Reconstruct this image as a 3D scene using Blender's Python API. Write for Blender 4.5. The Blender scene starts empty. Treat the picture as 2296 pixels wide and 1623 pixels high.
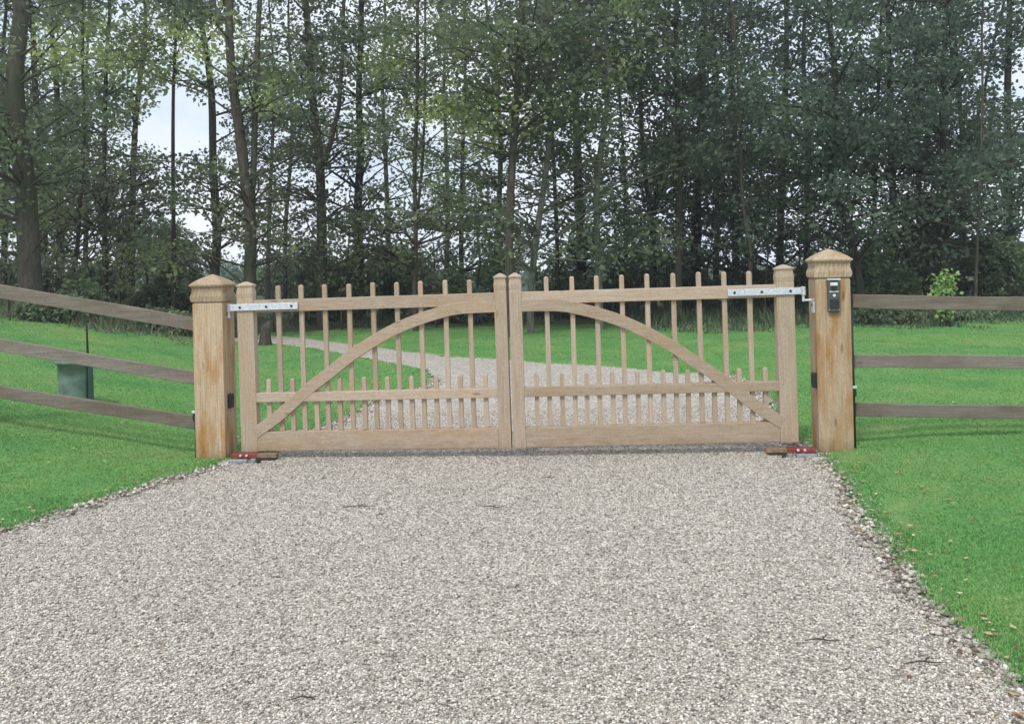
import bpy, math, random
import numpy as np
from mathutils import Vector, Matrix
random.seed(11); RNG = np.random.default_rng(11)
R = math.radians
C = bpy.context.scene.collection
# ------------------------------------------------------------------ camera, sky, sun, exposure
F, PX, PY, ROLL, EYE = 2100.0, 1113.0, 610.0, R(1.4), 1.3     # photo measured on a 2296 x 1623 copy
cam_d = bpy.data.cameras.new('camera'); cam = bpy.data.objects.new('camera', cam_d); C.objects.link(cam)
cam_d.sensor_fit = 'HORIZONTAL'; cam_d.sensor_width = 36; cam_d.lens = 36*F/2296
cam_d.shift_x = (1148-PX)/2296; cam_d.shift_y = (PY-811.5)/2296
cam_d.clip_start = .05; cam_d.clip_end = 2000
r_ = Vector((math.cos(ROLL), 0, -math.sin(ROLL))); u_ = Vector((math.sin(ROLL), 0, math.cos(ROLL))); f_ = Vector((0, 1, 0))
cam.matrix_world = Matrix(((r_.x, u_.x, -f_.x, 0), (r_.y, u_.y, -f_.y, 0), (r_.z, u_.z, -f_.z, EYE), (0, 0, 0, 1)))
bpy.context.scene.camera = cam
SUN_EL, SUN_AZ = R(52), R(205)      # high, behind the camera and a little left, veiled by cloud
w = bpy.data.worlds.new('World'); bpy.context.scene.world = w; w.use_nodes = True
nt = w.node_tree; nt.nodes.clear()
def N(nt, t, **k):
    n = nt.nodes.new(t)
    for a, b in k.items():
        if a in n.inputs: n.inputs[a].default_value = b
        else: setattr(n, a, b)
    return n
sky = N(nt, 'ShaderNodeTexSky', sky_type='NISHITA', sun_disc=False, sun_elevation=SUN_EL, sun_rotation=SUN_AZ)
tc = N(nt, 'ShaderNodeTexCoord'); mp = N(nt, 'ShaderNodeMapping'); mp.inputs['Scale'].default_value = (1, 1, 2.2)
no = N(nt, 'ShaderNodeTexNoise', Scale=3.2, Detail=6.0, Roughness=.6)
cr = N(nt, 'ShaderNodeValToRGB'); cr.color_ramp.elements[0].position = .36; cr.color_ramp.elements[1].position = .66
cr.color_ramp.elements[0].color = (9.0, 10.4, 12.6, 1); cr.color_ramp.elements[1].color = (13.5, 13.9, 14.9, 1)
mx = N(nt, 'ShaderNodeMix', data_type='RGBA'); mx.inputs[0].default_value = .92
bg = N(nt, 'ShaderNodeBackground', Strength=.075); ow = N(nt, 'ShaderNodeOutputWorld')
L = nt.links.new
L(tc.outputs['Generated'], mp.inputs[0]); L(mp.outputs[0], no.inputs['Vector']); L(no.outputs[0], cr.inputs[0])
L(sky.outputs[0], mx.inputs[6]); L(cr.outputs[0], mx.inputs[7]); L(mx.outputs[2], bg.inputs[0]); L(bg.outputs[0], ow.inputs[0])
sd = bpy.data.lights.new('sun', 'SUN'); sd.energy = 1.9; sd.angle = R(11); sd.color = (1, .96, .9)
so = bpy.data.objects.new('sun', sd); C.objects.link(so)
sv = Vector((math.sin(SUN_AZ)*math.cos(SUN_EL), math.cos(SUN_AZ)*math.cos(SUN_EL), math.sin(SUN_EL)))
so.rotation_euler = sv.to_track_quat('Z', 'Y').to_euler()
vs = bpy.context.scene.view_settings; vs.view_transform = 'Standard'; vs.look = 'None'; vs.exposure = 0.27; vs.gamma = 1
bpy.context.scene.cycles.max_bounces = 8; bpy.context.scene.cycles.transparent_max_bounces = 8

# ------------------------------------------------------------------ measuring helpers
def W(x, y, Y):                       # a point of the photo at distance Y in metres
    a = (x-PX)/F; b = (PY-y)/F
    return Vector((Y*(a*math.cos(ROLL)+b*math.sin(ROLL)), Y, EYE+Y*(-a*math.sin(ROLL)+b*math.cos(ROLL))))
def G(x, y):                          # ... on the flat ground
    a = (x-PX)/F; b = (PY-y)/F
    return W(x, y, -EYE/(-a*math.sin(ROLL)+b*math.cos(ROLL)))
def D(p):                             # back to the photo
    a = (p[0]*math.cos(ROLL)-(p[2]-EYE)*math.sin(ROLL))/p[1]; b = (p[0]*math.sin(ROLL)+(p[2]-EYE)*math.cos(ROLL))/p[1]
    return PX+F*a, PY-F*b
def hgt(x, y):                        # terrain: a bank rises left of the gate
    xs = np.where(y < 7, -2.25, -2.25-.24*(y-7)) - np.where(y < 6.2, .45*(6.2-y), 0)
    t = np.maximum(0, xs-x)
    left = 1.0*(1-np.exp(-t*t/(t+.5)*.26))
    right = .06*np.clip((x-2.25)/.8, 0, 1)*np.clip((y-4)/2, 0, 1)
    return left + right - .75*np.clip((-5.6-x)/1.4, 0, 1)*np.clip(1-np.abs(y-20.6)/2.4, 0, 1)**.7 + .012*np.sin(x*1.7+y*.9)*np.clip(abs(x)-2.2, 0, 1)
def hz(x, y): return float(hgt(np.float64(x), np.float64(y)))

# ------------------------------------------------------------------ objects
def tag(o, label=None, cat=None, group=None, kind=None):
    if label: o['label'] = label
    if cat: o['category'] = cat
    if group: o['group'] = group
    if kind: o['kind'] = kind
    return o
def empty(name, loc=(0, 0, 0), rot=(0, 0, 0)):
    o = bpy.data.objects.new(name, None); C.objects.link(o); o.location = loc; o.rotation_euler = rot
    o.empty_display_size = .2; return o
def link(name, me, mat, parent=None, bevel=0, smooth=False):
    o = bpy.data.objects.new(name, me); C.objects.link(o)
    if mat: me.materials.append(mat)
    if parent: o.parent = parent
    if smooth: me.shade_smooth()
    if bevel:
        b = o.modifiers.new('bevel', 'BEVEL'); b.width = bevel; b.segments = 2; b.limit_method = 'ANGLE'; b.angle_limit = R(40)
    return o
class MB:
    def __init__(s): s.v = []; s.f = []
    def add(s, v, f):
        n = len(s.v); s.v += [tuple(p) for p in v]; s.f += [tuple(i+n for i in q) for q in f]; return s
    def box(s, x0, x1, y0, y1, z0, z1):
        v = [(x, y, z) for x in (x0, x1) for y in (y0, y1) for z in (z0, z1)]
        return s.add(v, [(0, 1, 3, 2), (4, 6, 7, 5), (0, 4, 5, 1), (2, 3, 7, 6), (0, 2, 6, 4), (1, 5, 7, 3)])
    def tube(s, pts, rad, n=8, cap=True):
        pts = [Vector(p) for p in pts]; rings = []
        for i, p in enumerate(pts):
            t = (pts[min(i+1, len(pts)-1)]-pts[max(i-1, 0)]).normalized()
            a = t.orthogonal() if i == 0 else (s_a - t*s_a.dot(t))
            a.normalize(); s_a = a; b = t.cross(a)
            r = rad[i] if isinstance(rad, (list, tuple)) else rad
            rings.append([p+a*r*math.cos(2*math.pi*k/n)+b*r*math.sin(2*math.pi*k/n) for k in range(n)])
        v = [q for g in rings for q in g]; f = []
        for i in range(len(rings)-1):
            for k in range(n):
                f.append((i*n+k, i*n+(k+1) % n, (i+1)*n+(k+1) % n, (i+1)*n+k))
        if cap: f += [tuple(range(n-1, -1, -1)), tuple(range(len(v)-n, len(v)))]
        return s.add(v, f)
    def loft_fl(s, prof, k=8, cx=0, cy=0):             # prof: (z, half width, flute depth)
        per = k*4; v = []
        for z, h, fl in prof:
            for side in range(4):
                for j in range(per):
                    t = j/per; d = h-fl*(.5-.5*math.cos(2*math.pi*k*t)); a, b = -h+2*h*t, -d
                    if side % 2 == 0: p = (a, b)
                    else: p = (-b, a)
                    if side == 2: p = (-a, -b)
                    if side == 3: p = (b, -a)
                    v.append((cx+p[0], cy+p[1], z))
        n = per*4; f = [(i*n+q, i*n+(q+1) % n, (i+1)*n+(q+1) % n, (i+1)*n+q) for i in range(len(prof)-1) for q in range(n)]+[tuple(range(len(v)-n, len(v)))]
        return s.add(v, f)
    def cyl(s, a, b, r, n=16): return s.tube([a, b], r, n)
    def loft_sq(s, prof, cx=0, cy=0):                 # prof: (z, half width x, half width y)
        v = []
        for z, hx, hy in prof: v += [(cx-hx, cy-hy, z), (cx+hx, cy-hy, z), (cx+hx, cy+hy, z), (cx-hx, cy+hy, z)]
        f = [(3, 2, 1, 0)]
        for i in range(len(prof)-1):
            for k in range(4): f.append((4*i+k, 4*i+(k+1) % 4, 4*i+4+(k+1) % 4, 4*i+4+k))
        m = 4*(len(prof)-1); f.append((m, m+1, m+2, m+3)); return s.add(v, f)
    def mesh(s, name):
        me = bpy.data.meshes.new(name); me.from_pydata(s.v, [], s.f); me.validate(); me.update(); return me
    def build(s, name, mat, parent=None, bevel=0, smooth=False): return link(name, s.mesh(name), mat, parent, bevel, smooth)
def np_mesh(name, verts, faces, tint=None):            # verts (n,3), faces (m,k): one polygon size
    me = bpy.data.meshes.new(name); k = faces.shape[1]
    me.vertices.add(len(verts)); me.vertices.foreach_set('co', np.ascontiguousarray(verts, np.float32).ravel())
    me.loops.add(faces.size); me.loops.foreach_set('vertex_index', np.ascontiguousarray(faces, np.int32).ravel())
    me.polygons.add(len(faces)); me.polygons.foreach_set('loop_start', np.arange(0, faces.size, k, dtype=np.int32))
    me.update(calc_edges=True)
    if tint is not None:
        a = me.attributes.new('tint', 'FLOAT', 'FACE'); a.data.foreach_set('value', np.ascontiguousarray(tint, np.float32))
    return me

# ------------------------------------------------------------------ materials
def mat(name, rough=.8, spec=.3, metal=0):
    m = bpy.data.materials.new(name); m.use_nodes = True; nt = m.node_tree; b = nt.nodes['Principled BSDF']
    b.inputs['Roughness'].default_value = rough; b.inputs['Specular IOR Level'].default_value = spec; b.inputs['Metallic'].default_value = metal
    return m, nt, b
def ramp(nt, stops):
    c = N(nt, 'ShaderNodeValToRGB'); e = c.color_ramp.elements
    while len(e) < len(stops): e.new(.5)
    for i, (p, col) in enumerate(stops): e[i].position = p; e[i].color = (*col, 1)
    return c
def coords(nt, scale=(1, 1, 1), kind='Object'):
    t = N(nt, 'ShaderNodeTexCoord'); m = N(nt, 'ShaderNodeMapping'); m.inputs['Scale'].default_value = scale
    nt.links.new(t.outputs[kind], m.inputs[0]); return m.outputs[0]
def geo_pos(nt, scale=(1, 1, 1)):
    t = N(nt, 'ShaderNodeNewGeometry'); m = N(nt, 'ShaderNodeMapping'); m.inputs['Scale'].default_value = scale
    nt.links.new(t.outputs['Position'], m.inputs[0]); return m.outputs[0]
def noise(nt, vec, scale, detail=4, rough=.55, dist=0):
    n = N(nt, 'ShaderNodeTexNoise', Scale=scale, Detail=float(detail), Roughness=rough, Distortion=dist); nt.links.new(vec, n.inputs['Vector']); return n
def mixc(nt, f, a, b, mode='MIX'):
    m = N(nt, 'ShaderNodeMix', data_type='RGBA', blend_type=mode)
    for s, i in ((f, 0), (a, 6), (b, 7)):
        if isinstance(s, (int, float)): m.inputs[i].default_value = s
        elif isinstance(s, tuple): m.inputs[i].default_value = (*s, 1)
        else: nt.links.new(s, m.inputs[i])
    return m.outputs[2]
def bump(nt, b, h, strength=.3, dist=.01, prev=None):
    n = N(nt, 'ShaderNodeBump', Strength=strength, Distance=dist); nt.links.new(h, n.inputs['Height'])
    if prev: nt.links.new(prev, n.inputs['Normal'])
    nt.links.new(n.outputs[0], b.inputs['Normal']); return n.outputs[0]
def wood(name, axis, c0, c1, stain, stain_amt, rough=.75):
    m, nt, b = mat(name, rough, .25)
    sc = {'x': (1.2, 30, 30), 'z': (30, 30, 1.2)}[axis]
    v = geo_pos(nt, sc); g = noise(nt, v, 3, 6, .6, .4); gr = ramp(nt, [(.3, c0), (.68, c1)]); nt.links.new(g.outputs[0], gr.inputs[0])
    st = noise(nt, geo_pos(nt, {'x': (1.5, 4, 4), 'z': (5, 5, 1.1)}[axis]), 1.6, 5, .6); sr = ramp(nt, [(.47, (0, 0, 0)), (.64, (1, 1, 1))]); nt.links.new(st.outputs[0], sr.inputs[0])
    ma = N(nt, 'ShaderNodeMath', operation='MULTIPLY'); nt.links.new(sr.outputs[0], ma.inputs[0]); ma.inputs[1].default_value = stain_amt
    col = mixc(nt, ma.outputs[0], gr.outputs[0], stain)
    sp = noise(nt, geo_pos(nt), 160, 2); spr = ramp(nt, [(.3, (.78, .78, .78)), (.7, (1.15, 1.13, 1.1))]); nt.links.new(sp.outputs[0], spr.inputs[0])
    col = mixc(nt, 1.0, col, spr.outputs[0], 'MULTIPLY')
    oi = N(nt, 'ShaderNodeObjectInfo'); orr = ramp(nt, [(0, (.86, .84, .80)), (1, (1.12, 1.12, 1.13))]); nt.links.new(oi.outputs['Random'], orr.inputs[0]); col = mixc(nt, 1.0, col, orr.outputs[0], 'MULTIPLY')
    vk = N(nt, 'ShaderNodeTexVoronoi', Scale=1.0); nt.links.new(geo_pos(nt, {'x': (2.6, 9, 9), 'z': (9, 9, 2.6)}[axis]), vk.inputs['Vector']); kr = ramp(nt, [(.05, (.42, .34, .26)), (.11, (1, 1, 1))]); nt.links.new(vk.outputs['Distance'], kr.inputs[0]); col = mixc(nt, .7, col, kr.outputs[0], 'MULTIPLY')
    sx = N(nt, 'ShaderNodeSeparateXYZ'); nt.links.new(geo_pos(nt), sx.inputs[0]); nn = noise(nt, geo_pos(nt), 14, 4); am = N(nt, 'ShaderNodeMath', operation='MULTIPLY_ADD'); nt.links.new(nn.outputs[0], am.inputs[0]); am.inputs[1].default_value = .22; nt.links.new(sx.outputs['Z'], am.inputs[2])
    mr = ramp(nt, [(.10, (.62, .60, .52)), (.24, (1, 1, 1))]); nt.links.new(am.outputs[0], mr.inputs[0]); col = mixc(nt, .8, col, mr.outputs[0], 'MULTIPLY')
    nt.links.new(col, b.inputs['Base Color']); bump(nt, b, g.outputs[0], .5, .004)
    return m
PALE0, PALE1 = (.375, .298, .225), (.50, .415, .325)
M_wx = wood('oak along x', 'x', PALE0, PALE1, (.42, .27, .13), .35)
M_wz = wood('oak along z', 'z', PALE0, PALE1, (.42, .27, .13), .3)
M_post = wood('post oak', 'z', (.37, .265, .165), (.56, .44, .31), (.36, .185, .055), 1.0)
M_cap = wood('cap oak', 'z', (.33, .255, .17), (.52, .42, .31), (.30, .2, .09), .6)
M_rail = wood('weathered rail', 'x', (.175, .150, .128), (.27, .24, .212), (.15, .12, .09), .6, .9)
def plain(name, col, rough=.5, metal=0, spec=.4, var=.15, scale=40):
    m, nt, b = mat(name, rough, spec, metal)
    n = noise(nt, coords(nt), scale, 4); c = ramp(nt, [(.3, tuple(x*(1-var) for x in col)), (.7, tuple(min(1, x*(1+var)) for x in col))])
    nt.links.new(n.outputs[0], c.inputs[0]); nt.links.new(c.outputs[0], b.inputs['Base Color']); return m
M_galv = plain('galvanised steel', (.70, .74, .80), .42, .55, .5, .22, 60)
M_steel = plain('dull steel', (.36, .39, .41), .45, .6, .5, .3, 40)
M_white = plain('zinc bolt head', (.8, .8, .8), .35, .3)
M_black = plain('black plastic', (.022, .026, .025), .45)
M_dark = plain('dark steel', (.035, .04, .04), .5, .3)
M_red = plain('red oxide paint', (.24, .05, .04), .5, 0, .4, .3, 30)
M_rust = plain('brown rusted steel', (.24, .165, .11), .8, 0, .2, .35, 30)
M_keypad = plain('grey keypad case', (.085, .095, .09), .4, .2, .5, .25, 90)
M_tub = plain('green plastic tub', (.13, .20, .17), .6, 0, .5, .35, 9)
M_tubd = plain('dark green plastic', (.05, .10, .085), .5, 0, .5, .25, 9)
def bark(name, c0, c1, sc=1):
    m, nt, b = mat(name, .95, .1)
    g = noise(nt, geo_pos(nt, (7, 7, 1.6)), 2.2*sc, 7, .7, .6); c = ramp(nt, [(.32, c0), (.68, c1)])
    nt.links.new(g.outputs[0], c.inputs[0]); mo = noise(nt, geo_pos(nt), .9, 3); mr = ramp(nt, [(.5, (0, 0, 0)), (.72, (.6, .6, .6))]); nt.links.new(mo.outputs[0], mr.inputs[0])
    nt.links.new(mixc(nt, mr.outputs[0], c.outputs[0], (.055, .085, .04)), b.inputs['Base Color']); bump(nt, b, g.outputs[0], .8, .04); return m
M_bark = bark('brown bark', (.045, .038, .03), (.135, .115, .095))
M_barkd = bark('dark bark', (.022, .02, .018), (.07, .06, .05))
M_barkp = bark('pale bark', (.10, .10, .085), (.26, .25, .22))
def leafmat(name, dark, mid, light, trans=.48):
    m = bpy.data.materials.new(name); m.use_nodes = True; nt = m.node_tree; nt.nodes.clear()
    at = N(nt, 'ShaderNodeAttribute', attribute_name='tint'); c = ramp(nt, [(0, dark), (.5, mid), (1, light)]); nt.links.new(at.outputs['Fac'], c.inputs[0])
    d = N(nt, 'ShaderNodeBsdfPrincipled', Roughness=.55); d.inputs['Specular IOR Level'].default_value = .3
    t = N(nt, 'ShaderNodeBsdfTranslucent'); ms = N(nt, 'ShaderNodeMixShader'); ms.inputs[0].default_value = trans; o = N(nt, 'ShaderNodeOutputMaterial')
    l = nt.links.new; l(c.outputs[0], d.inputs['Base Color']); l(c.outputs[0], t.inputs[0]); l(d.outputs[0], ms.inputs[1]); l(t.outputs[0], ms.inputs[2]); l(ms.outputs[0], o.inputs[0])
    return m
M_leaf = leafmat('tree leaves', (.09, .118, .085), (.20, .25, .135), (.42, .50, .17))
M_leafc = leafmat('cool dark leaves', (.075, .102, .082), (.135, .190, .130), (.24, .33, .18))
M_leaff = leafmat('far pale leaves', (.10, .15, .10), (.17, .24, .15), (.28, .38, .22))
M_under = leafmat('understorey leaves', (.13, .17, .11), (.22, .29, .16), (.36, .45, .2), .45)
M_grass = leafmat('grass blades', (.12, .33, .11), (.20, .43, .13), (.34, .46, .17), .3)
M_weed = leafmat('weeds', (.05, .095, .055), (.115, .165, .085), (.27, .25, .17), .3)
M_litter = leafmat('fallen leaves', (.16, .075, .03), (.38, .26, .13), (.62, .58, .36), .1)
M_peb = leafmat('loose pebbles', (.12, .105, .083), (.45, .405, .34), (.84, .79, .70), 0)

def ground_mat():
    m, nt, b = mat('lawn', .95, .1)
    p = geo_pos(nt)
    a = noise(nt, p, .9, 5, .6); c = ramp(nt, [(.3, (.10, .26, .095)), (.5, (.16, .325, .105)), (.70, (.27, .34, .13))]); nt.links.new(a.outputs[0], c.inputs[0])
    f = noise(nt, p, 45, 5, .7); fr = ramp(nt, [(.25, (.62, .62, .62)), (.75, (1.35, 1.3, 1.25))]); nt.links.new(f.outputs[0], fr.inputs[0])
    col = mixc(nt, 1.0, c.outputs[0], fr.outputs[0], 'MULTIPLY')
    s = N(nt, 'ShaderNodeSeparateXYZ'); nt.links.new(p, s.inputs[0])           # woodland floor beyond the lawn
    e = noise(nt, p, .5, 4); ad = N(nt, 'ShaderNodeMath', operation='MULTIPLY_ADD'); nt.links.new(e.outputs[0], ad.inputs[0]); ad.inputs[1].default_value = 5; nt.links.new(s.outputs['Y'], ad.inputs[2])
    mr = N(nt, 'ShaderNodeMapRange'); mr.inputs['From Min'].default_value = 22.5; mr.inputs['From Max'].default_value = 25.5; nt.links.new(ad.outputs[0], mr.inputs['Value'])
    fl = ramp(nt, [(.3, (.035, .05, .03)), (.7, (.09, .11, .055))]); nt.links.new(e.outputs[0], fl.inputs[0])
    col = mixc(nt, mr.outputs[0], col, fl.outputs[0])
    nt.links.new(col, b.inputs['Base Color']); bump(nt, b, f.outputs[0], .7, .03); return m
M_ground = ground_mat()
def gravel_mat():
    m, nt, b = mat('gravel', .9, .2)
    p = geo_pos(nt)
    v = N(nt, 'ShaderNodeTexVoronoi', Scale=72.0); nt.links.new(p, v.inputs['Vector'])
    v2 = N(nt, 'ShaderNodeTexVoronoi', Scale=150.0); nt.links.new(p, v2.inputs['Vector'])
    s = N(nt, 'ShaderNodeSeparateColor'); nt.links.new(v.outputs['Color'], s.inputs[0])
    s2 = N(nt, 'ShaderNodeSeparateColor'); nt.links.new(v2.outputs['Color'], s2.inputs[0])
    c = ramp(nt, [(0, (.10, .09, .075)), (.2, (.25, .228, .19)), (.5, (.42, .383, .325)), (.78, (.56, .52, .45)), (1, (.82, .78, .70))]); nt.links.new(s.outputs[0], c.inputs[0])
    c2 = ramp(nt, [(0, (.20, .18, .16)), (.5, (.42, .378, .34)), (1, (.68, .63, .58))]); nt.links.new(s2.outputs[1], c2.inputs[0])
    col = mixc(nt, .3, c.outputs[0], c2.outputs[0])
    n = noise(nt, p, 1.1, 5, .65); nr = ramp(nt, [(.3, (.92, .92, .93)), (.7, (1.05, 1.04, 1.03))]); nt.links.new(n.outputs[0], nr.inputs[0])
    col = mixc(nt, 1.0, col, nr.outputs[0], 'MULTIPLY')
    k = noise(nt, p, 22, 3, .7); kr = ramp(nt, [(.3, (.88, .88, .88)), (.62, (1.04, 1.04, 1.04))]); nt.links.new(k.outputs[0], kr.inputs[0])
    col = mixc(nt, 1.0, col, kr.outputs[0], 'MULTIPLY')
    nt.links.new(col, b.inputs['Base Color'])
    i = N(nt, 'ShaderNodeMath', operation='SUBTRACT'); i.inputs[0].default_value = 1; nt.links.new(v.outputs['Distance'], i.inputs[1])
    bump(nt, b, i.outputs[0], .45, .008); return m
M_gravel = gravel_mat()

# ------------------------------------------------------------------ ground and drive
def grid(xs, ys):
    X, Y = np.meshgrid(xs, ys); return X, Y
DP = [(22, 1190), (150, 1148), (300, 1100), (480, 1048), (545, 1032), (630, 1000), (718, 964), (797, 930), (851, 899), (961, 868), (975, 850), (954, 830), (889, 817), (786, 798), (701, 782), (581, 770)]
DP2 = [(601, 751), (684, 759), (769, 769), (831, 776), (906, 788), (1009, 800), (1115, 806), (1176, 811), (1350, 822), (1465, 833), (1573, 840), (1650, 855), (1712, 879), (1732, 925), (1775, 985), (1831, 1018), (1878, 1065), (1940, 1164), (2002, 1243), (2053, 1301), (2093, 1367), (2143, 1410), (2201, 1461), (2296, 1560)]
poly = [(-14, -3), (-14, 2.2), (-6, 3.9), (-3.6, 4.45)] + [tuple(G(*p)[:2]) for p in DP] + [(-7.5, 19.2), (-13, 20), (-13, 22.3), (-8, 21.9)] + [tuple(G(*p)[:2]) for p in DP2] + [(1.52, 2.2), (1.6, 1.2), (2.4, 0), (5, -1.2), (9, -3)]
P = np.array(poly)
def inside(x, y):
    res = np.zeros(np.shape(x), bool); n = len(P)
    for i in range(n):
        x0, y0 = P[i]; x1, y1 = P[(i+1) % n]
        if y0 == y1: continue
        c = ((y0 > y) != (y1 > y)) & (x < (x1-x0)*(y-y0)/(y1-y0)+x0)
        res ^= c
    return res
def jag(x, y): return .06*np.sin(5*x+3*y+2*np.sin(3*y))+.045*np.sin(9*x+5*y)+.035*np.sin(23*x-17*y+1)+.02*np.sin(51*x+43*y)
def edge_dist(x, y):
    d = np.full(np.shape(x), 1e9)
    for i in range(len(P)):
        a = P[i]; b = P[(i+1) % len(P)]; ab = b-a; L2 = max(ab@ab, 1e-9)
        t = np.clip(((x-a[0])*ab[0]+(y-a[1])*ab[1])/L2, 0, 1)
        d = np.minimum(d, np.hypot(x-a[0]-t*ab[0], y-a[1]-t*ab[1]))
    return d
def sd_drive(x, y): d = edge_dist(x, y); return np.where(inside(x, y), -d, d)
def drive_z(x, y): return hgt(x, y)+.004+.006*np.sin(x*2.3+1)*np.sin(y*1.9)
def lawn_z(x, y): return hgt(x, y)+.022+.01*np.sin(x*5.1)*np.sin(y*4.3)
# lawn sheet: fine near, coarse to the horizon
def axis(a, b, fine, far, coarse):
    mid = np.arange(a, b+1e-6, fine); g = []; s = coarse; x = b
    while x < far: x += s; s *= 1.35; g.append(x)
    h = []; s = coarse; x = a
    while x > -far: x -= s; s *= 1.35; h.append(x)
    return np.array(h[::-1]+list(mid)+g)
X, Y = grid(axis(-14, 14, .12, 900, .5), axis(-3, 26, .12, 900, .5))
sdv = sd_drive(X, Y)
Z = hgt(X, Y) + np.where(sdv > .0, .022*np.clip(sdv/.12, 0, 1), -.06*np.clip(-sdv/.1, 0, 1)) + .01*np.sin(X*5.1)*np.sin(Y*4.3)*(sdv > .2)
nx, ny = X.shape[1], X.shape[0]
idx = np.arange(nx*ny).reshape(ny, nx)
fc = np.stack([idx[:-1, :-1], idx[:-1, 1:], idx[1:, 1:], idx[1:, :-1]], -1).reshape(-1, 4)
me = np_mesh('lawn', np.stack([X, Y, Z], -1).reshape(-1, 3), fc); tag(link('ground', me, M_ground, smooth=True), kind='structure')
def patch(x0, x1, y0, y1, c):
    X, Y = grid(np.arange(x0, x1+1e-6, c), np.arange(y0, y1+1e-6, c))
    cx, cy = X[:-1, :-1]+c/2, Y[:-1, :-1]+c/2
    keep = (sd_drive(cx, cy)+jag(cx, cy)*.8) < 0
    Z = drive_z(X, Y)
    idx = np.arange(X.size).reshape(X.shape)
    fc = np.stack([idx[:-1, :-1], idx[:-1, 1:], idx[1:, 1:], idx[1:, :-1]], -1)[keep]
    return np.stack([X, Y, Z], -1).reshape(-1, 3), fc.reshape(-1, 4)
vs_, fs_ = [], []; off = 0
for a in [(-3.9, 3.3, 1.8, 9, .03), (-13.98, 9, -3, 1.8, .15), (-13.95, -3.9, 1.8, 9, .15), (3.3, 6, 1.8, 9, .15), (-13.95, 6, 9, 23, .06)]:
    v, f = patch(*a); vs_.append(v); fs_.append(f+off); off += len(v)
V = np.concatenate(vs_); Fc = np.concatenate(fs_); used = np.unique(Fc); mp_ = np.full(len(V), -1); mp_[used] = np.arange(len(used))
tag(link('gravel_drive', np_mesh('gravel_drive', V[used], mp_[Fc]), M_gravel, smooth=True), kind='structure')

# ------------------------------------------------------------------ loose stones, grass, litter
def pebbles(cx, cy, cz, size, tint, name, matl, flat=.6):
    base = np.array([(1, 0, 0), (.3, .95, 0), (-.8, .6, 0), (-.8, -.6, 0), (.3, -.95, 0), (0, 0, 1), (0, 0, -1)], float)
    n = len(cx); ang = RNG.uniform(0, 6.28, n); jit = RNG.uniform(.65, 1.25, (n, 7, 3))
    v = base[None]*jit*size[:, None, None]; v[:, :, 2] *= flat
    ca, sa = np.cos(ang)[:, None], np.sin(ang)[:, None]
    x = v[:, :, 0]*ca-v[:, :, 1]*sa; y = v[:, :, 0]*sa+v[:, :, 1]*ca
    v = np.stack([x+cx[:, None], y+cy[:, None], v[:, :, 2]+cz[:, None]], -1)
    tri = np.array([(k, (k+1) % 5, 5) for k in range(5)]+[((k+1) % 5, k, 6) for k in range(5)])
    f = (tri[None]+(np.arange(n)*7)[:, None, None]).reshape(-1, 3)
    return link(name, np_mesh(name, v.reshape(-1, 3), f, np.repeat(tint, 10)), matl)
n = 300000
y = 2.3+6.5*RNG.random(n)**1.3; x = RNG.uniform(-1, 1, n)*(.62*y+.2); k = sd_drive(x, y) < -.02; x, y = x[k], y[k]
s_ = RNG.uniform(.0032, .0072, len(x))
o = pebbles(x, y, drive_z(x, y)+s_*.3, s_, np.clip(RNG.normal(.52, .27, len(x)), 0, 1), 'pebbles', M_peb); tag(o, 'loose pale pebbles lying on top of the gravel drive', 'gravel', kind='stuff')
# larger dirty stones along the drive edges
t = RNG.random(40000); pts = []
seg = [(P[i], P[i+1]) for i in range(len(P)-1)]
for a, b in seg:
    if max(a[1], b[1]) < 2 or min(a[1], b[1]) > 11: continue
    ln = np.hypot(*(b-a)); m = int(ln*340); tt = RNG.random(m); nrm = np.array([-(b-a)[1], (b-a)[0]])/ln
    q = a[None]+(b-a)[None]*tt[:, None]+nrm[None]*(RNG.normal(0, .06, m))[:, None]; pts.append(q)
q = np.concatenate(pts); q = q[(np.abs(q[:, 0]) < .62*q[:, 1]+1)]; s_ = RNG.uniform(.006, .02, len(q))*RNG.uniform(.6, 1.1, len(q))
sdq = sd_drive(q[:, 0], q[:, 1])
o = pebbles(q[:, 0], q[:, 1], hgt(q[:, 0], q[:, 1])+.008+s_*.25, s_, np.clip(RNG.normal(.40, .24, len(q)), 0, 1), 'edge_stones', M_peb); tag(o, 'coarser dirty stones thrown up along the grass edges of the drive', 'stones', kind='stuff')
def blades(x, y, h, wd, lean, tint, name, matl, zoff=.0, curl=.5):
    n = len(x); a = RNG.uniform(0, 6.28, n); b = RNG.uniform(0, 6.28, n); z = (lawn_z if zoff else hgt)(x, y)+zoff
    dx, dy = np.cos(a)*wd/2, np.sin(a)*wd/2; lx, ly = np.cos(b)*lean*h, np.sin(b)*lean*h
    v = np.zeros((n, 5, 3))
    v[:, 0] = np.stack([x-dx, y-dy, z], -1); v[:, 1] = np.stack([x+dx, y+dy, z], -1)
    v[:, 2] = np.stack([x+dx*.7+lx*.35, y+dy*.7+ly*.35, z+h*.6], -1); v[:, 3] = np.stack([x-dx*.7+lx*.35, y-dy*.7+ly*.35, z+h*.6], -1)
    v[:, 4] = np.stack([x+lx, y+ly, z+h*(1-curl*lean*.4)], -1)
    tri = np.array([(0, 1, 2), (0, 2, 3), (3, 2, 4)]); f = (tri[None]+(np.arange(n)*5)[:, None, None]).reshape(-1, 3)
    return link(name, np_mesh(name, v.reshape(-1, 3), f, np.repeat(tint, 3)), matl)
def pn(x, y, s): return np.sin(x*s+1.3)*np.sin(y*s*1.1+.7)+.5*np.sin(x*s*2.3+y*s*1.7)+.25*np.sin(x*5.1*s-y*3.7*s)
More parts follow.
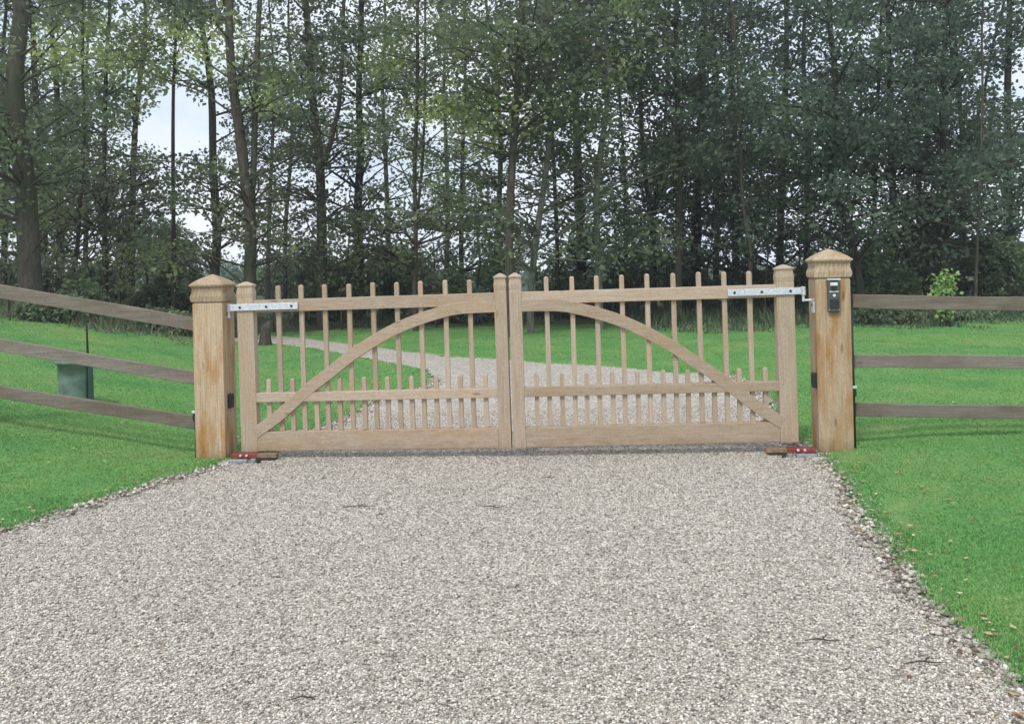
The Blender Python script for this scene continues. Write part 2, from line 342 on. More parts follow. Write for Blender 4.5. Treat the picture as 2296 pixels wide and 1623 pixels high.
# short grass where the camera can see it, thinning with distance
n = 1100000; y = 2.6*(22/2.6)**RNG.random(n); x = RNG.uniform(-1, 1, n)*(.60*y+.1)
k = sd_drive(x, y)+.03*RNG.normal(0, 1, n) > .03; x, y = x[k], y[k]
keep = RNG.random(len(x)) < .8; x, y = x[keep], y[keep]
tint = np.clip(.42+.14*pn(x, y, 1.4)+.12*pn(x, y, 5.3)*(pn(y, x, .9) > .2)+RNG.normal(0, .13, len(x)), 0, 1)
h = RNG.uniform(.009, .018, len(x))*(1+.25*pn(x, y, 3)*.5)
o = blades(x, y, h, RNG.uniform(.003, .006, len(x))*(y/5+.4), RNG.uniform(.2, 1, len(x)), tint, 'grass', M_grass, -.004); tag(o, 'short mown green grass of the lawns beside and behind the drive', 'grass', kind='stuff')
# rank weeds where the lawn meets the wood
n = 120000; x = RNG.uniform(-16, 16, n); y = RNG.uniform(15.5, 27, n)
lim = np.where(x < -5.2, 15.6, np.where(x < 3, 22.6, 16.9-.05*np.clip(x-3, 0, 20)))+.8*pn(x, y*0+3, .7)
k = (y > lim) & (RNG.random(n) < .9) & (sd_drive(x, y) > .4) & (np.abs(x) < .62*y); x, y, lim = x[k], y[k], lim[k]
up = np.clip((y-lim)/2.5, .15, 1)
o = blades(x, y, RNG.uniform(.06, .42, len(x))*RNG.random(len(x))**.5*up*(.75+.5*pn(x, y, 1.7)).clip(.3, 1.6), RNG.uniform(.012, .04, len(x)), RNG.uniform(.1, .8, len(x)), np.clip(RNG.normal(.4, .25, len(x))+.25*(x < -4), 0, 1), 'weeds', M_weed); tag(o, 'rank weeds and long dry grass at the foot of the trees', 'weeds', kind='stuff')
# fallen leaves
def litter(x, y, s, tint, zo):
    n = len(x); a = RNG.uniform(0, 6.28, n); z = hgt(x, y)+zo; v = np.zeros((n, 4, 3))
    for i, (p, q, d) in enumerate([(-1, 0, .1), (0, -.6, 0), (1, 0, .15), (0, .6, .1)]):
        v[:, i] = np.stack([x+s*(p*np.cos(a)-q*np.sin(a)), y+s*(p*np.sin(a)+q*np.cos(a)), z+s*d*RNG.uniform(0, 3, n)], -1)
    return v
n = 2600; y = 2.8*(14/2.8)**RNG.random(n); x = RNG.uniform(-1, 1, n)*(.6*y); sdx = sd_drive(x, y)
k = (sdx > .04) & (RNG.random(n) < .5) | (RNG.random(n) < .012); x, y, sdx = x[k], y[k], sdx[k]
m_ = RNG.integers(0, len(q), 900); m_ = m_[q[m_, 1] < 8]; x = np.concatenate([x, q[m_, 0]+RNG.normal(0, .05, len(m_))]); y = np.concatenate([y, q[m_, 1]+RNG.normal(0, .05, len(m_))]); sdx = sd_drive(x, y)
v = litter(x, y, RNG.uniform(.007, .018, len(x)), 0, np.where(sdx > 0, .042, .016))
o = link('leaf_litter', np_mesh('leaf_litter', v.reshape(-1, 3), np.arange(len(x)*4).reshape(-1, 4), np.clip(RNG.normal(.38, .3, len(x)), 0, 1)), M_litter); tag(o, 'dry yellow and brown leaves fallen on grass and gravel', 'leaves', kind='stuff')
# a few twigs on the gravel
for (px, py, ln, an, lb) in [(805, 1142, .16, .05, 'thin dark twig on gravel left of the middle, ahead of the gate'), (1105, 1143, .12, -.3, 'short dark twig on gravel straight ahead of the gate centre'), (1230, 1077, .10, .2, 'small dark twig on gravel just in front of the right gate leaf'), (727, 1078, .05, 1, 'small dark woody chip on gravel in front of the left gate leaf'),
                             (853, 1160, .05, .6, 'dark curled leaf scrap on gravel below the left gate leaf'), (2075, 1497, .14, .02, 'dark flat twig on gravel near the lower right grass edge'), (1845, 1446, .12, -.1, 'dark twig on gravel in the lower right of the drive'), (683, 1576, .08, .2, 'little twig on gravel at the bottom left of the photo'), (1160, 1322, .06, 1.2, 'small dark chip lying on the middle of the gravel')]:
    g = G(px, py); m = MB(); dx, dy = math.cos(an)*ln/2, math.sin(an)*ln/2
    m.tube([(-dx, -dy, .004), (-dx*.2, -dy*.2+.006, .009), (dx*.4, dy*.4-.004, .006), (dx, dy, .005)], [.0015, .003, .0025, .001], 6)
    if ln > .09: m.tube([(0, .004, .008), (dx*.4, dy*.4+.03, .012)], [.003, .0015], 5)
    o = m.build('twig', M_bark, smooth=True); o.location = (g.x, g.y, .012); tag(o, lb, 'twig', 'twigs and scraps on the gravel')

# ------------------------------------------------------------------ gate leaves
def gate_leaf(label, x0, y0, x1, y1, flip, z0, z1):
    ln = math.hypot(x1-x0, y1-y0); yaw = math.atan2(y1-y0, x1-x0); tilt = -math.atan2(z1-z0, ln)
    g = empty('gate_leaf', (x0, y0, z0), (0, tilt, yaw)); tag(g, label, 'gate', 'the two leaves of the wooden gate')
    T = .034                                              # half thickness of rails
    hs, ms = .122, .088                                   # hanging and meeting stile widths
    X = (lambda u: u) if not flip else (lambda u: ln-u)   # u runs from hinge to centre
    def bx(name, ua, ub, za, zb, t, m, y=0, bev=.004):
        a, b = sorted((X(ua), X(ub))); return MB().box(a, b, y-t, y+t, za, zb).build(name, m, g, bev)
    def stile(u0, wd, top, name):
        c = X(u0+wd/2); h = wd/2; t = .0375; k = [(-.003, 1), (top-.135, 1), (top-.12, .97), (top-.105, 1.0), (top-.085, 1.02), (top-.06, .95), (top-.045, .92), (top-.035, 1.0), (top-.030, 1.05), (top-.025, 1.05)]
        pf = [(z, h*s, t*(1+(s-1)*1.5)) for z, s in k]+[(top-.014, h*.70, t*.7), (top-.005, h*.36, t*.36), (top, h*.05, t*.05)]
        return MB().loft_sq(pf, c, 0).build(name, M_wz, g, .0025)
    stile(0, hs, 1.222, 'hanging_stile'); stile(ln-ms, ms, 1.222, 'meeting_stile')
    bx('top_rail', hs, ln-ms, .998, 1.086, T, M_wx); bx('middle_rail', hs, ln-ms, .352, .418, T, M_wx, -.002); bx('bottom_rail', hs, ln-ms, 0, .14, T, M_wx)
    # curved brace: swept board in front plane, from the heel up to the meeting stile
    cl = [(.02, .155), (.16, .253), (.29, .36), (.42, .465), (.56, .565), (.70, .668), (.86, .765), (1.03, .852), (1.2, .915), (1.36, .960), (1.5, .985), (1.62, .995)]
    s = (ln-hs-ms)/1.74; cl = [(hs+u*s, z) for u, z in cl]; cl[0] = (hs-.02, .13); cl[-1] = (ln-ms+.01, .99)
    # smooth with Catmull-Rom
    pts = []
    for i in range(len(cl)-1):
        p0, p1, p2, p3 = cl[max(i-1, 0)], cl[i], cl[i+1], cl[min(i+2, len(cl)-1)]
        for q in range(4):
            t = q/4; pts.append(tuple(.5*((2*p1[c])+(-p0[c]+p2[c])*t+(2*p0[c]-5*p1[c]+4*p2[c]-p3[c])*t*t+(-p0[c]+3*p1[c]-3*p2[c]+p3[c])*t**3) for c in (0, 1)))
    pts.append(cl[-1]); m = MB(); v = []; hw = .041
    for i, p in enumerate(pts):
        a = pts[max(i-1, 0)]; b = pts[min(i+1, len(pts)-1)]; d = Vector((b[0]-a[0], b[1]-a[1])).normalized(); nn = Vector((-d.y, d.x))
        for sg, yy in ((-1, -.0385), (1, -.0385), (1, .030), (-1, .030)): v.append((X(p[0]+nn.x*hw*sg), yy, p[1]+nn.y*hw*sg))
    f = [(0, 1, 2, 3)]
    for i in range(len(pts)-1): f += [(4*i+k, 4*i+(k+1) % 4, 4*i+4+(k+1) % 4, 4*i+4+k) for k in range(4)]
    e = 4*(len(pts)-1); f.append((e+3, e+2, e+1, e)); m.add(v, f)
    me = m.mesh('arched_brace'); import bmesh
    bm = bmesh.new(); bm.from_mesh(me); bmesh.ops.recalc_face_normals(bm, faces=bm.faces); bm.to_mesh(me); bm.free()
    link('arched_brace', me, M_wx, g, .003)
    # pickets: nine tall ones and ten short ones alternate
    def picket(z1, name):
        return MB().loft_sq([(.141, .0165, .0125), (z1-.012, .0158, .0125), (z1-.003, .0115, .009), (z1, .005, .004)]).mesh(name)
    tall, short = picket(1.186, 'tall picket'), picket(.515, 'short picket')
    for me2 in (tall, short): me2.materials.append(M_wz)
    gap = (ln-hs-ms)/20
    for i in range(1, 20):
        me2 = tall if i % 2 == 0 else short
        o = link('picket', me2, None, g); o.location = (X(hs+gap*i)+random.uniform(-.003, .003), .0, random.uniform(-.002, .002) if i % 2 else random.uniform(-.004, .004))
        o.scale = (1, 1, 1)
    return g, ln
c0 = W(541, 820, 6.78); c1 = W(1143.5, 820, 6.58); c2 = W(1147.5, 820, 6.575); c3 = W(1784, 820, 6.48)
gl, lnL = gate_leaf('left leaf of pale wooden gate with arched brace rising to the right', c0.x, 6.78, c1.x, 6.58, False, .052, .070)
gr, lnR = gate_leaf('right leaf of pale wooden gate with arched brace falling to the right', c2.x, 6.575, c3.x, 6.48, True, .070, .082)
# strap hinges bolted across each top rail
def strap(parent, ln, flip):
    X = (lambda u: u) if not flip else (lambda u: ln-u)
    g = empty('strap_hinge'); g.parent = parent
    bar = MB(); a, b = sorted((X(-.045), X(.455))); bar.box(a, b, -.052, -.0385, 1.015, 1.062)
    a, b = sorted((X(-.078), X(-.046))); bar.cyl(((a+b)/2, -.03, 1.008), ((a+b)/2, -.03, 1.066), .017)
    o = bar.build('strap_plate', M_galv, g, .001)
    pin = MB(); c = (a+b)/2; pin.cyl((c, -.03, .965), (c, -.03, 1.006), .010); pin.tube([(c, -.03, .972), (c+(.05 if flip else -.05), -.03, .972), (X(-.15), -.012, .972)], .009, 10)
    pin.build('hinge_pin', M_galv, g, 0)
    for u in (.03, .225, .41):
        MB().cyl((X(u), -.058, 1.038), (X(u), -.0515, 1.038), .0085, 12).build('bolt', M_dark, g)
    return g
strap(gl, lnL, False); strap(gr, lnR, True)

# ------------------------------------------------------------------ gate posts
def gate_post(label, x, y, yaw, zb, neck, hw, cap_h):
    g = empty('gate_post', (x, y, 0), (0, 0, yaw)); tag(g, label, 'gate post', 'posts either side of the gate')
    MB().loft_sq([(zb, hw, hw), (neck-.012, hw, hw), (neck-.008, hw*.95, hw*.95), (neck, hw*.95, hw*.95)]).build('shaft', M_post, g, .008)
    s = cap_h/.2
    pf = [(neck, .99), (neck+.004, 1.06), (neck+.022*s, 1.10), (neck+.042*s, 1.10), (neck+.058*s, 1.05), (neck+.075*s, 1.0), (neck+.098*s, 1.01), (neck+.108*s, 1.06), (neck+.116*s, 1.14), (neck+.126*s, 1.14), (neck+.131*s, 1.08)]
    pf = [(z, hw*k, (.007 if .020*s < z-neck < .1*s else 0)) for z, k in pf]
    for t in (.25, .5, .75, 1): q = hw*(1.08*(1-t)+.02+.10*math.sin(math.pi*t)); pf.append((neck+.131*s+t*.069*s, q, 0))
    MB().loft_fl(pf).build('cap', M_cap, g)
    # turned reeding round the cap
    return g
lp = gate_post('weathered left gate post with shallow pyramid cap', -2.06, 6.80, R(-6), -.3, 1.135, .111, .2)
rp = gate_post('taller right gate post carrying a dark keypad box', 2.305, 6.50, R(-7), -.3, 1.205, .115, .2)
def on_post(post, dx, dy, dz):                # point in the post's own frame to the world
    return post.matrix_basis @ Vector((dx, dy, dz))
for p in (lp, rp): p.matrix_basis = Matrix.Translation(p.location) @ Matrix.Rotation(p.rotation_euler.z, 4, 'Z')
# safety sensors on the inner faces
def sensor(label, post, dx, dy, z, sx):
    g = empty('gate_sensor', on_post(post, dx, dy, z), (0, 0, post.rotation_euler.z)); tag(g, label, 'sensor', 'black sensors on the inner post faces')
    MB().box(min(0, sx*.03), max(0, sx*.03), -.026, .026, -.052, .052).build('housing', M_black, g, .006)
    MB().box(min(sx*.03, sx*.033), max(sx*.03, sx*.033), -.018, .018, -.02, .038).build('lens', M_dark, g, .001)
sensor('black rectangular sensor on the inner face of the left post', lp, .1115, -.03, .42, 1)
sensor('black rectangular sensor on the inner face of the right post', rp, -.1155, -.07, .505, -1)
# keypad
g = empty('keypad', on_post(rp, .0, -.1155, 1.085), (0, 0, rp.rotation_euler.z)); tag(g, 'dark grey intercom keypad screwed to front of the right post', 'keypad')
MB().box(-.041, .041, -.03, 0, -.112, .112).build('case', M_keypad, g, .007)
MB().box(-.044, .044, -.042, -.0, .104, .114).build('rain_hood', M_galv, g, .002)
MB().box(-.024, .024, -.034, -.0305, .066, .088).build('camera_window', M_white, g, .003)
MB().cyl((0, -.037, .048), (0, -.0305, .048), .019, 20).build('speaker', M_black, g)
MB().box(-.030, .030, -.033, -.0305, .022, .030).build('name_plate', M_galv, g, .001)
MB().cyl((0, -.038, .0), (0, -.0305, .0), .010, 18).build('call_button', M_white, g)
MB().box(-.030, .030, -.0335, -.0305, -.09, -.026).build('lower_panel', M_dark, g, .002)
for sx in (-1, 1):
    for sz in (-1, 1): MB().cyl((sx*.033, -.0325, sz*.097), (sx*.033, -.0303, sz*.097), .003, 8).build('screw', M_galv, g)
# bracket plate on the inner side of the right post
g = empty('hinge_bracket', on_post(rp, -.1155, -.055, 1.01), (0, 0, rp.rotation_euler.z)); tag(g, 'small galvanised plate on inner side of right post below hinge', 'bracket')
MB().box(-.012, 0, -.03, .03, -.045, .035).build('plate', M_galv, g, .002); MB().cyl((-.016, 0, .01), (-.012, 0, .01), .009, 10).build('bolt', M_dark, g)
# black conduits up the outer faces
def conduit(label, post, dx, dy, z0, z1, zc, r=.011):
    g = empty('cable_conduit', on_post(post, dx, dy, z0), (0, 0, post.rotation_euler.z)); tag(g, label, 'conduit', 'black conduits on the outer post faces')
    MB().tube([(0, 0, 0), (.002, 0, (z1-z0)*.5), (0, 0, z1-z0)], r, 10).build('pipe', M_black, g, smooth=True)
    MB().cyl((0, 0, zc-z0-.05), (0, 0, zc-z0+.0), r*1.9, 12).build('coupling', M_black, g)
    sgn = 1 if dx > 0 else -1
    MB().box(-.022, .022, -.018, .018, zc-z0+.002, zc-z0+.022).build('clip', M_galv, g, .003)
conduit('short black conduit on the outer face of the left post', lp, -.124, -.07, -.03, .36, .335)
conduit('long black conduit up the outer face of the right post', rp, .130, -.06, -.02, .98, .44)
# in-ground gate operators beneath each hanging stile
def operator(label, x, y, yaw, sgn):
    g = empty('gate_operator', (x, y, 0), (0, 0, yaw)); tag(g, label, 'gate motor', 'in-ground gate operators')
    b = lambda n, xa, xb, ya, yb, za, zb, m, bev=.002: MB().box(min(sgn*xa, sgn*xb), max(sgn*xa, sgn*xb), ya, yb, za, zb).build(n, m, g, bev)
    b('red_shoe', -.02, .165, -.05, .02, .018, .050, M_red, .004)
    b('shoe_arm', .167, .31, -.045, .015, .020, .048, M_rust, .003)
    b('channel', .005, .30, -.055, .025, .004, .0165, M_dark)
    b('base_box', -.03, .16, -.165, -.057, .0, .0035, M_dark)
    b('lever', .0, .135, -.155, -.115, .006, .030, M_steel, .004)
    b('cover_plate', -.05, .04, -.215, -.165, .004, .014, M_galv, .002)
    MB().cyl((sgn*.175, -.13, .004), (sgn*.175, -.13, .032), .022, 14).build('pivot', M_steel, g, .002)
    MB().cyl((sgn*.215, -.13, .004), (sgn*.215, -.13, .030), .014, 14).build('pivot_nut', M_dark, g, .001)
    for k in (.055, .10): MB().cyl((sgn*k, -.062, .040), (sgn*k, -.05, .040), .0085, 12).build('bolt', M_white, g, .001)
operator('red and brown gate operator arm under the left leaf heel', -1.90, 6.72, R(-5.8), 1)
operator('red and brown gate operator arm under the right leaf heel', 2.125, 6.42, R(-3), -1)

# ------------------------------------------------------------------ post and rail fences
def fence(label, rails, posts, Y, th):
    g = empty('rail_fence', (rails[0][0][0], Y, 0)); tag(g, label, 'fence', 'post and rail fences beside the gate')
    ox = rails[0][0][0]
    for (xa, za), (xb, zb), h in rails:
        n = 26; v = []
        for i in range(n+1):
            t = i/n; x = xa+(xb-xa)*t-ox; z = za+(zb-za)*t+.003*math.sin(x*3+za*9); hh = h/2*(1+.04*math.sin(x*7+za*5))
            v += [(x, -th/2, z-hh), (x, -th/2, z+hh), (x, th/2, z+hh), (x, th/2, z-hh)]
        f = [(0, 1, 2, 3)]+[(4*i+4+k, 4*i+4+(k+1) % 4, 4*i+(k+1) % 4, 4*i+k) for i in range(n) for k in range(4)]; f.append((4*n+3, 4*n+2, 4*n+1, 4*n))
        MB().add(v, f).build('rail', M_rail, g, .004)
    for x, top in posts:
        MB().loft_sq([(hz(x, Y)-.3, .05, .06), (top-.03, .05, .06), (top, .035, .045)], x-ox, th/2+.062).build('post', M_rail, g, .005)
def wz(x, y, Y): p = W(x, y, Y); return p.x, p.z
YL, YR = 6.86, 6.5
def ext(a, b, x): t = (x-a[0])/(b[0]-a[0]); return (x, a[1]+(b[1]-a[1])*t)
RL = []
for (ya, yb), h in zip([(656, 727), (778, 846), (881, 947)], (.098, .092, .092)):
    a, b = wz(22, ya, YL), wz(432, yb, YL); RL.append((ext(a, b, -6.2), ext(a, b, -2.165), h))
fence('left three-rail brown fence climbing the grass bank', RL, [(-3.86, 1.35), (-5.7, 1.65)], YL, .04)
RR = []
for (ya, yb), h in zip([(675, 680), (809, 812), (918, 922)], (.096, .09, .09)):
    a, b = wz(1912, ya, YR), wz(2203, yb, YR); RR.append((ext(a, b, 2.462), ext(a, b, 6.4), h))
fence('right three-rail brown fence running level from the keypad post', RR, [(3.95, 1.12), (5.8, 1.1)], YR, .04)

# ------------------------------------------------------------------ tub and stake on the left lawn
p = W(168, 890, 8.4); z = hz(p.x, 8.4)
g = empty('tree_tub', (p.x, 8.4, z)); tag(g, 'dark green plastic tub on the lawn behind left fence rails', 'tub')
zt = W(168, 808, 8.4).z-z
m = MB(); n = 24
prof = [(.0, .128), (zt*.25, .132), (zt*.6, .136), (zt*.93, .14), (zt*.935, .15), (zt, .15), (zt, .138), (zt*.6, .13)]
v = [(r*math.copysign(abs(math.cos(2*math.pi*k/n))**.98, math.cos(2*math.pi*k/n)), r*math.copysign(abs(math.sin(2*math.pi*k/n))**.98, math.sin(2*math.pi*k/n)), zz) for zz, r in prof for k in range(n)]
f = [(i*n+k, i*n+(k+1) % n, (i+1)*n+(k+1) % n, (i+1)*n+k) for i in range(len(prof)-1) for k in range(n)]+[tuple(range(len(v)-n, len(v)))]
m.add(v, f).build('tub_wall', M_tub, g, smooth=True)
MB().box(.142, .150, -.05, .05, .02, zt*.9).build('side_strap', M_tubd, g, .003)
p = W(198, 880, 8.75); z = hz(p.x, 8.75); zt = W(198, 728, 8.75).z-z
g = empty('stake', (p.x, 8.75, z)); tag(g, 'thin dark stake with green tie standing behind the plastic tub', 'stake')
MB().tube([(0, 0, -.1), (.004, 0, zt*.5), (0, 0, zt)], [.014, .012, .008], 8).build('pole', M_barkd, g)
MB().tube([(-.02, 0, zt*.28), (-.022, 0, zt*.45), (-.016, 0, zt*.62)], [.026, .028, .018], 8).build('tie', M_tubd, g, smooth=True)

# ------------------------------------------------------------------ trees
HOLES = [(396, 276, 82, 72), (432, 494, 40, 24), (527, 596, 22, 46)]
THIN = [(345, 320, 60, 40), (870, 345, 44, 30), (640, 520, 70, 44), (905, 450, 40, 36), (215, 545, 50, 50), (765, 200, 40, 40), (1225, 590, 22, 40), (1850, 480, 26, 60), (620, 110, 50, 50), (1490, 210, 40, 60), (1390, 300, 60, 70), (1000, 170, 50, 50), (1160, 460, 40, 60), (1600, 560, 50, 26), (2120, 290, 26, 50), (2180, 110, 40, 50), (1010, 530, 50, 40), (600, 330, 40, 60), (760, 420, 50, 70), (1240, 420, 40, 70), (1760, 480, 60, 26), (1930, 440, 50, 40)]
def openness(x, y):                       # how much foliage stands in a direction
    for cx, cy, a, b in HOLES:
        if ((x-cx)/a)**2+((y-cy)/b)**2 < 1.0: return 0
    if y < -20: return .5
    d = .80 if x < 1420 else .98
    for cx, cy, a, b in THIN:
        if ((x-cx)/a)**2+((y-cy)/b)**2 < 1.0: d *= .42
    if x < 1420 and y > 300: d *= .58 if y < 360 else .38
    if x < 330 and y > 360: d *= 1.3
    if x > 1420 and y > 370: d *= .48
    return d
def leaves(cent, rad, cnt, size, tint, flat=.62, up=.15):
    """cent (n,3) spray centres; each carries cnt leaves"""
    n = len(cent); N_ = n*cnt
    c = np.repeat(cent, cnt, 0); r = np.repeat(rad, cnt)
    o = RNG.normal(0, 1, (N_, 3)); o /= np.linalg.norm(o, axis=1)[:, None]; o *= (RNG.random(N_)**.5)[:, None]; o[:, 2] *= flat
    c = c+o*r[:, None]
    nr = RNG.normal(0, 1, (N_, 3)); nr[:, 2] = np.abs(nr[:, 2])+up; nr /= np.linalg.norm(nr, axis=1)[:, None]
    t = np.cross(nr, RNG.normal(0, 1, (N_, 3))); t /= np.linalg.norm(t, axis=1)[:, None]+1e-9; b = np.cross(nr, t)
    L_ = size*RNG.uniform(.65, 1.3, N_)[:, None]
    v = np.stack([c-t*L_*.5, c+b*L_*.36+nr*L_*.06, c+t*L_*.55, c-b*L_*.36+nr*L_*.06], 1)
    ti = np.clip(np.repeat(tint, cnt)+RNG.normal(0, .09, N_), 0, 1)
    return v.reshape(-1, 3), ti
def leaf_obj(name, v, ti, m, parent):
    return link(name, np_mesh(name, v, np.arange(len(v)).reshape(-1, 4), ti), m, parent)
SUNLIT = [(290, 110, 230, 80), (470, 110, 80, 60), (330, 215, 60, 24), (1060, 275, 130, 62), (930, 375, 60, 24), (845, 120, 60, 45), (960, 265, 60, 30), (1380, 145, 60, 25), (320, 590, 60, 40), (600, 230, 40, 40)]  # canopy patches whose sunlight is put into a paler leaf tint
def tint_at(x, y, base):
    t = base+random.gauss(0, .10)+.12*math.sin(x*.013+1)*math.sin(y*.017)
    for cx, cy, a, b in SUNLIT:
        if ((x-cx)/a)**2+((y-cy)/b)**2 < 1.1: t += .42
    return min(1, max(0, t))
NTREE = [0]
def tree(label, pts, Y, wpx, bark=None, leaf=None, top=13.0, nb=70, base=.32, fork=None, reach=2.3, lowest=1.1, per=4, cnt=34, leafsize=.108, grp=None, kind='tree'):
    """pts: trunk centre in the photo from low to high; wpx: trunk width there at the foot"""
    bark = bark or M_bark; leaf = leaf or M_leaf
    P3 = [W(x, y, Y) for x, y in pts]; g0 = P3[0]; gx = g0.x+(g0.x-P3[1].x)*.12; zb = hz(gx, Y)
    root = empty(kind, (gx, Y, zb)); tag(root, label, kind, grp)
    d = Vector((gx, Y, 0)); line = [Vector((gx, Y, zb-.25)), Vector((gx, Y, zb+.12))]+P3
    for i in range(3, len(line)): line[i].y += random.uniform(-.12, .12)*(i-2)
    last = line[-1]; dirv = (line[-1]-line[-2]).normalized(); dirv = (dirv+Vector((0, 0, .8))).normalized()
    while line[-1].z < top: line.append(line[-1]+dirv*1.3+Vector((random.uniform(-.12, .12), random.uniform(-.12, .12), 0)))
    # resample for smoothness
    r0 = wpx/F*Y/2; H = line[-1].z-zb
    fine = []
    for i in range(len(line)-1):
        p0, p1, p2, p3 = line[max(i-1, 0)], line[i], line[i+1], line[min(i+2, len(line)-1)]
        for q in range(3):
            t = q/3; fine.append(.5*((2*p1)+(p2-p0)*t+(2*p0-5*p1+4*p2-p3)*t*t+(3*p1-p0-3*p2+p3)*t**3))
    fine.append(line[-1])
    rr = [r0*(1.25 if i < 1 else 1)*max(.12, 1-.80*max(0, (p.z-zb))/H)*random.uniform(.95, 1.05) for i, p in enumerate(fine)]
    m = MB(); loc = lambda p: p-root.location
    m.tube([loc(p) for p in fine], rr, 10)
    stems = [(fine, rr)]
    if fork:                                            # a second stem leaving the trunk
        fp = [W(x, y, Y+.15) for x, y in fork[0]]
        fd = (fp[-1]-fp[-2]).normalized(); fd = (fd+Vector((0, 0, .6))).normalized()
        while fp[-1].z < top*.9: fp.append(fp[-1]+fd*1.4+Vector((random.uniform(-.1, .1), random.uniform(-.1, .1), 0)))
        fr = fork[1]/F*Y/2; frr = [fr*max(.15, 1-.8*i/len(fp)) for i in range(len(fp))]
        m.tube([loc(p) for p in fp], frr, 8); stems.append((fp, frr))
    cents = []
    for b in range(nb):
        st, sr = random.choice(stems) if b % 3 == 0 else stems[0]
        zt = random.uniform(lowest, top*.97)
        if zt > 9.2 and random.random() < .5: zt = random.uniform(lowest, 9.2)
        if random.random() < .30: zt = random.uniform(lowest, lowest+2.6)
        k = min(range(len(st)), key=lambda i: abs(st[i].z-zb-zt)); p = st[k]; rad = sr[k]
        az = random.uniform(0, 6.283); el = random.uniform(.15, .75); ln = reach*random.uniform(.55, 1.15)*(1-.35*max(0, zt-6)/8)
        dv = Vector((math.cos(az)*math.cos(el), math.sin(az)*math.cos(el), math.sin(el)))
        b1 = p+dv*ln*.4; b2 = b1+(dv+Vector((random.uniform(-.3, .3), random.uniform(-.3, .3), random.uniform(-.35, .1)))).normalized()*ln*.35; b3 = b2+(dv+Vector((random.uniform(-.5, .5), random.uniform(-.5, .5), -.4))).normalized()*ln*.3
        if any(((x-cx)/ea)**2+((y-cy)/eb)**2 < 1.1 for x, y in (D(b1), D(b2), D(b3)) for cx, cy, ea, eb in HOLES): continue
        rb = min(rad*.4, .028)
        m.tube([loc(p), loc(b1), loc(b2), loc(b3)], [rb, rb*.7, rb*.45, rb*.2], 5, False)
        for q in range(per+1):
            t = .3+.75*q/per; c = (b1.lerp(b2, (t-.3)/.4) if t < .7 else b2.lerp(b3, (t-.7)/.35))
            c = c+Vector((random.uniform(-.35, .35), random.uniform(-.35, .35), random.uniform(-.2, .3)))
            cents.append(c)
    m.build('trunk', bark, root, smooth=True)
    keep = []; ti = []
    for c in cents:
        x, y = D(c)
        if not (-260 < x < 2560) and random.random() < .5: continue
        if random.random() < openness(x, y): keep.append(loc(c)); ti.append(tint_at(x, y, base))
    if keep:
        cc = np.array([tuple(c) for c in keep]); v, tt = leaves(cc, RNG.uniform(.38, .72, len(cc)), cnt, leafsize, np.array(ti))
        # respect the open sky gaps leaf by leaf
        wv = v.reshape(-1, 4, 3); ctr = wv.mean(1)+np.array(root.location)
        a = (ctr[:, 0]*math.cos(ROLL)-(ctr[:, 2]-EYE)*math.sin(ROLL))/ctr[:, 1]*F+PX; b = PY-F*(ctr[:, 0]*math.sin(ROLL)+(ctr[:, 2]-EYE)*math.cos(ROLL))/ctr[:, 1]
        ok = np.ones(len(a), bool)
        for cx, cy, ea, eb in HOLES:
            ok &= (((a-cx)/ea)**2+((b-cy)/eb)**2) > .55+.25*np.sin(a*.07+b*.05)+.22*np.sin(b*.11-a*.04)+.3*RNG.random(len(a))
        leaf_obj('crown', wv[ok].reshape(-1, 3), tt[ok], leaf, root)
    return root
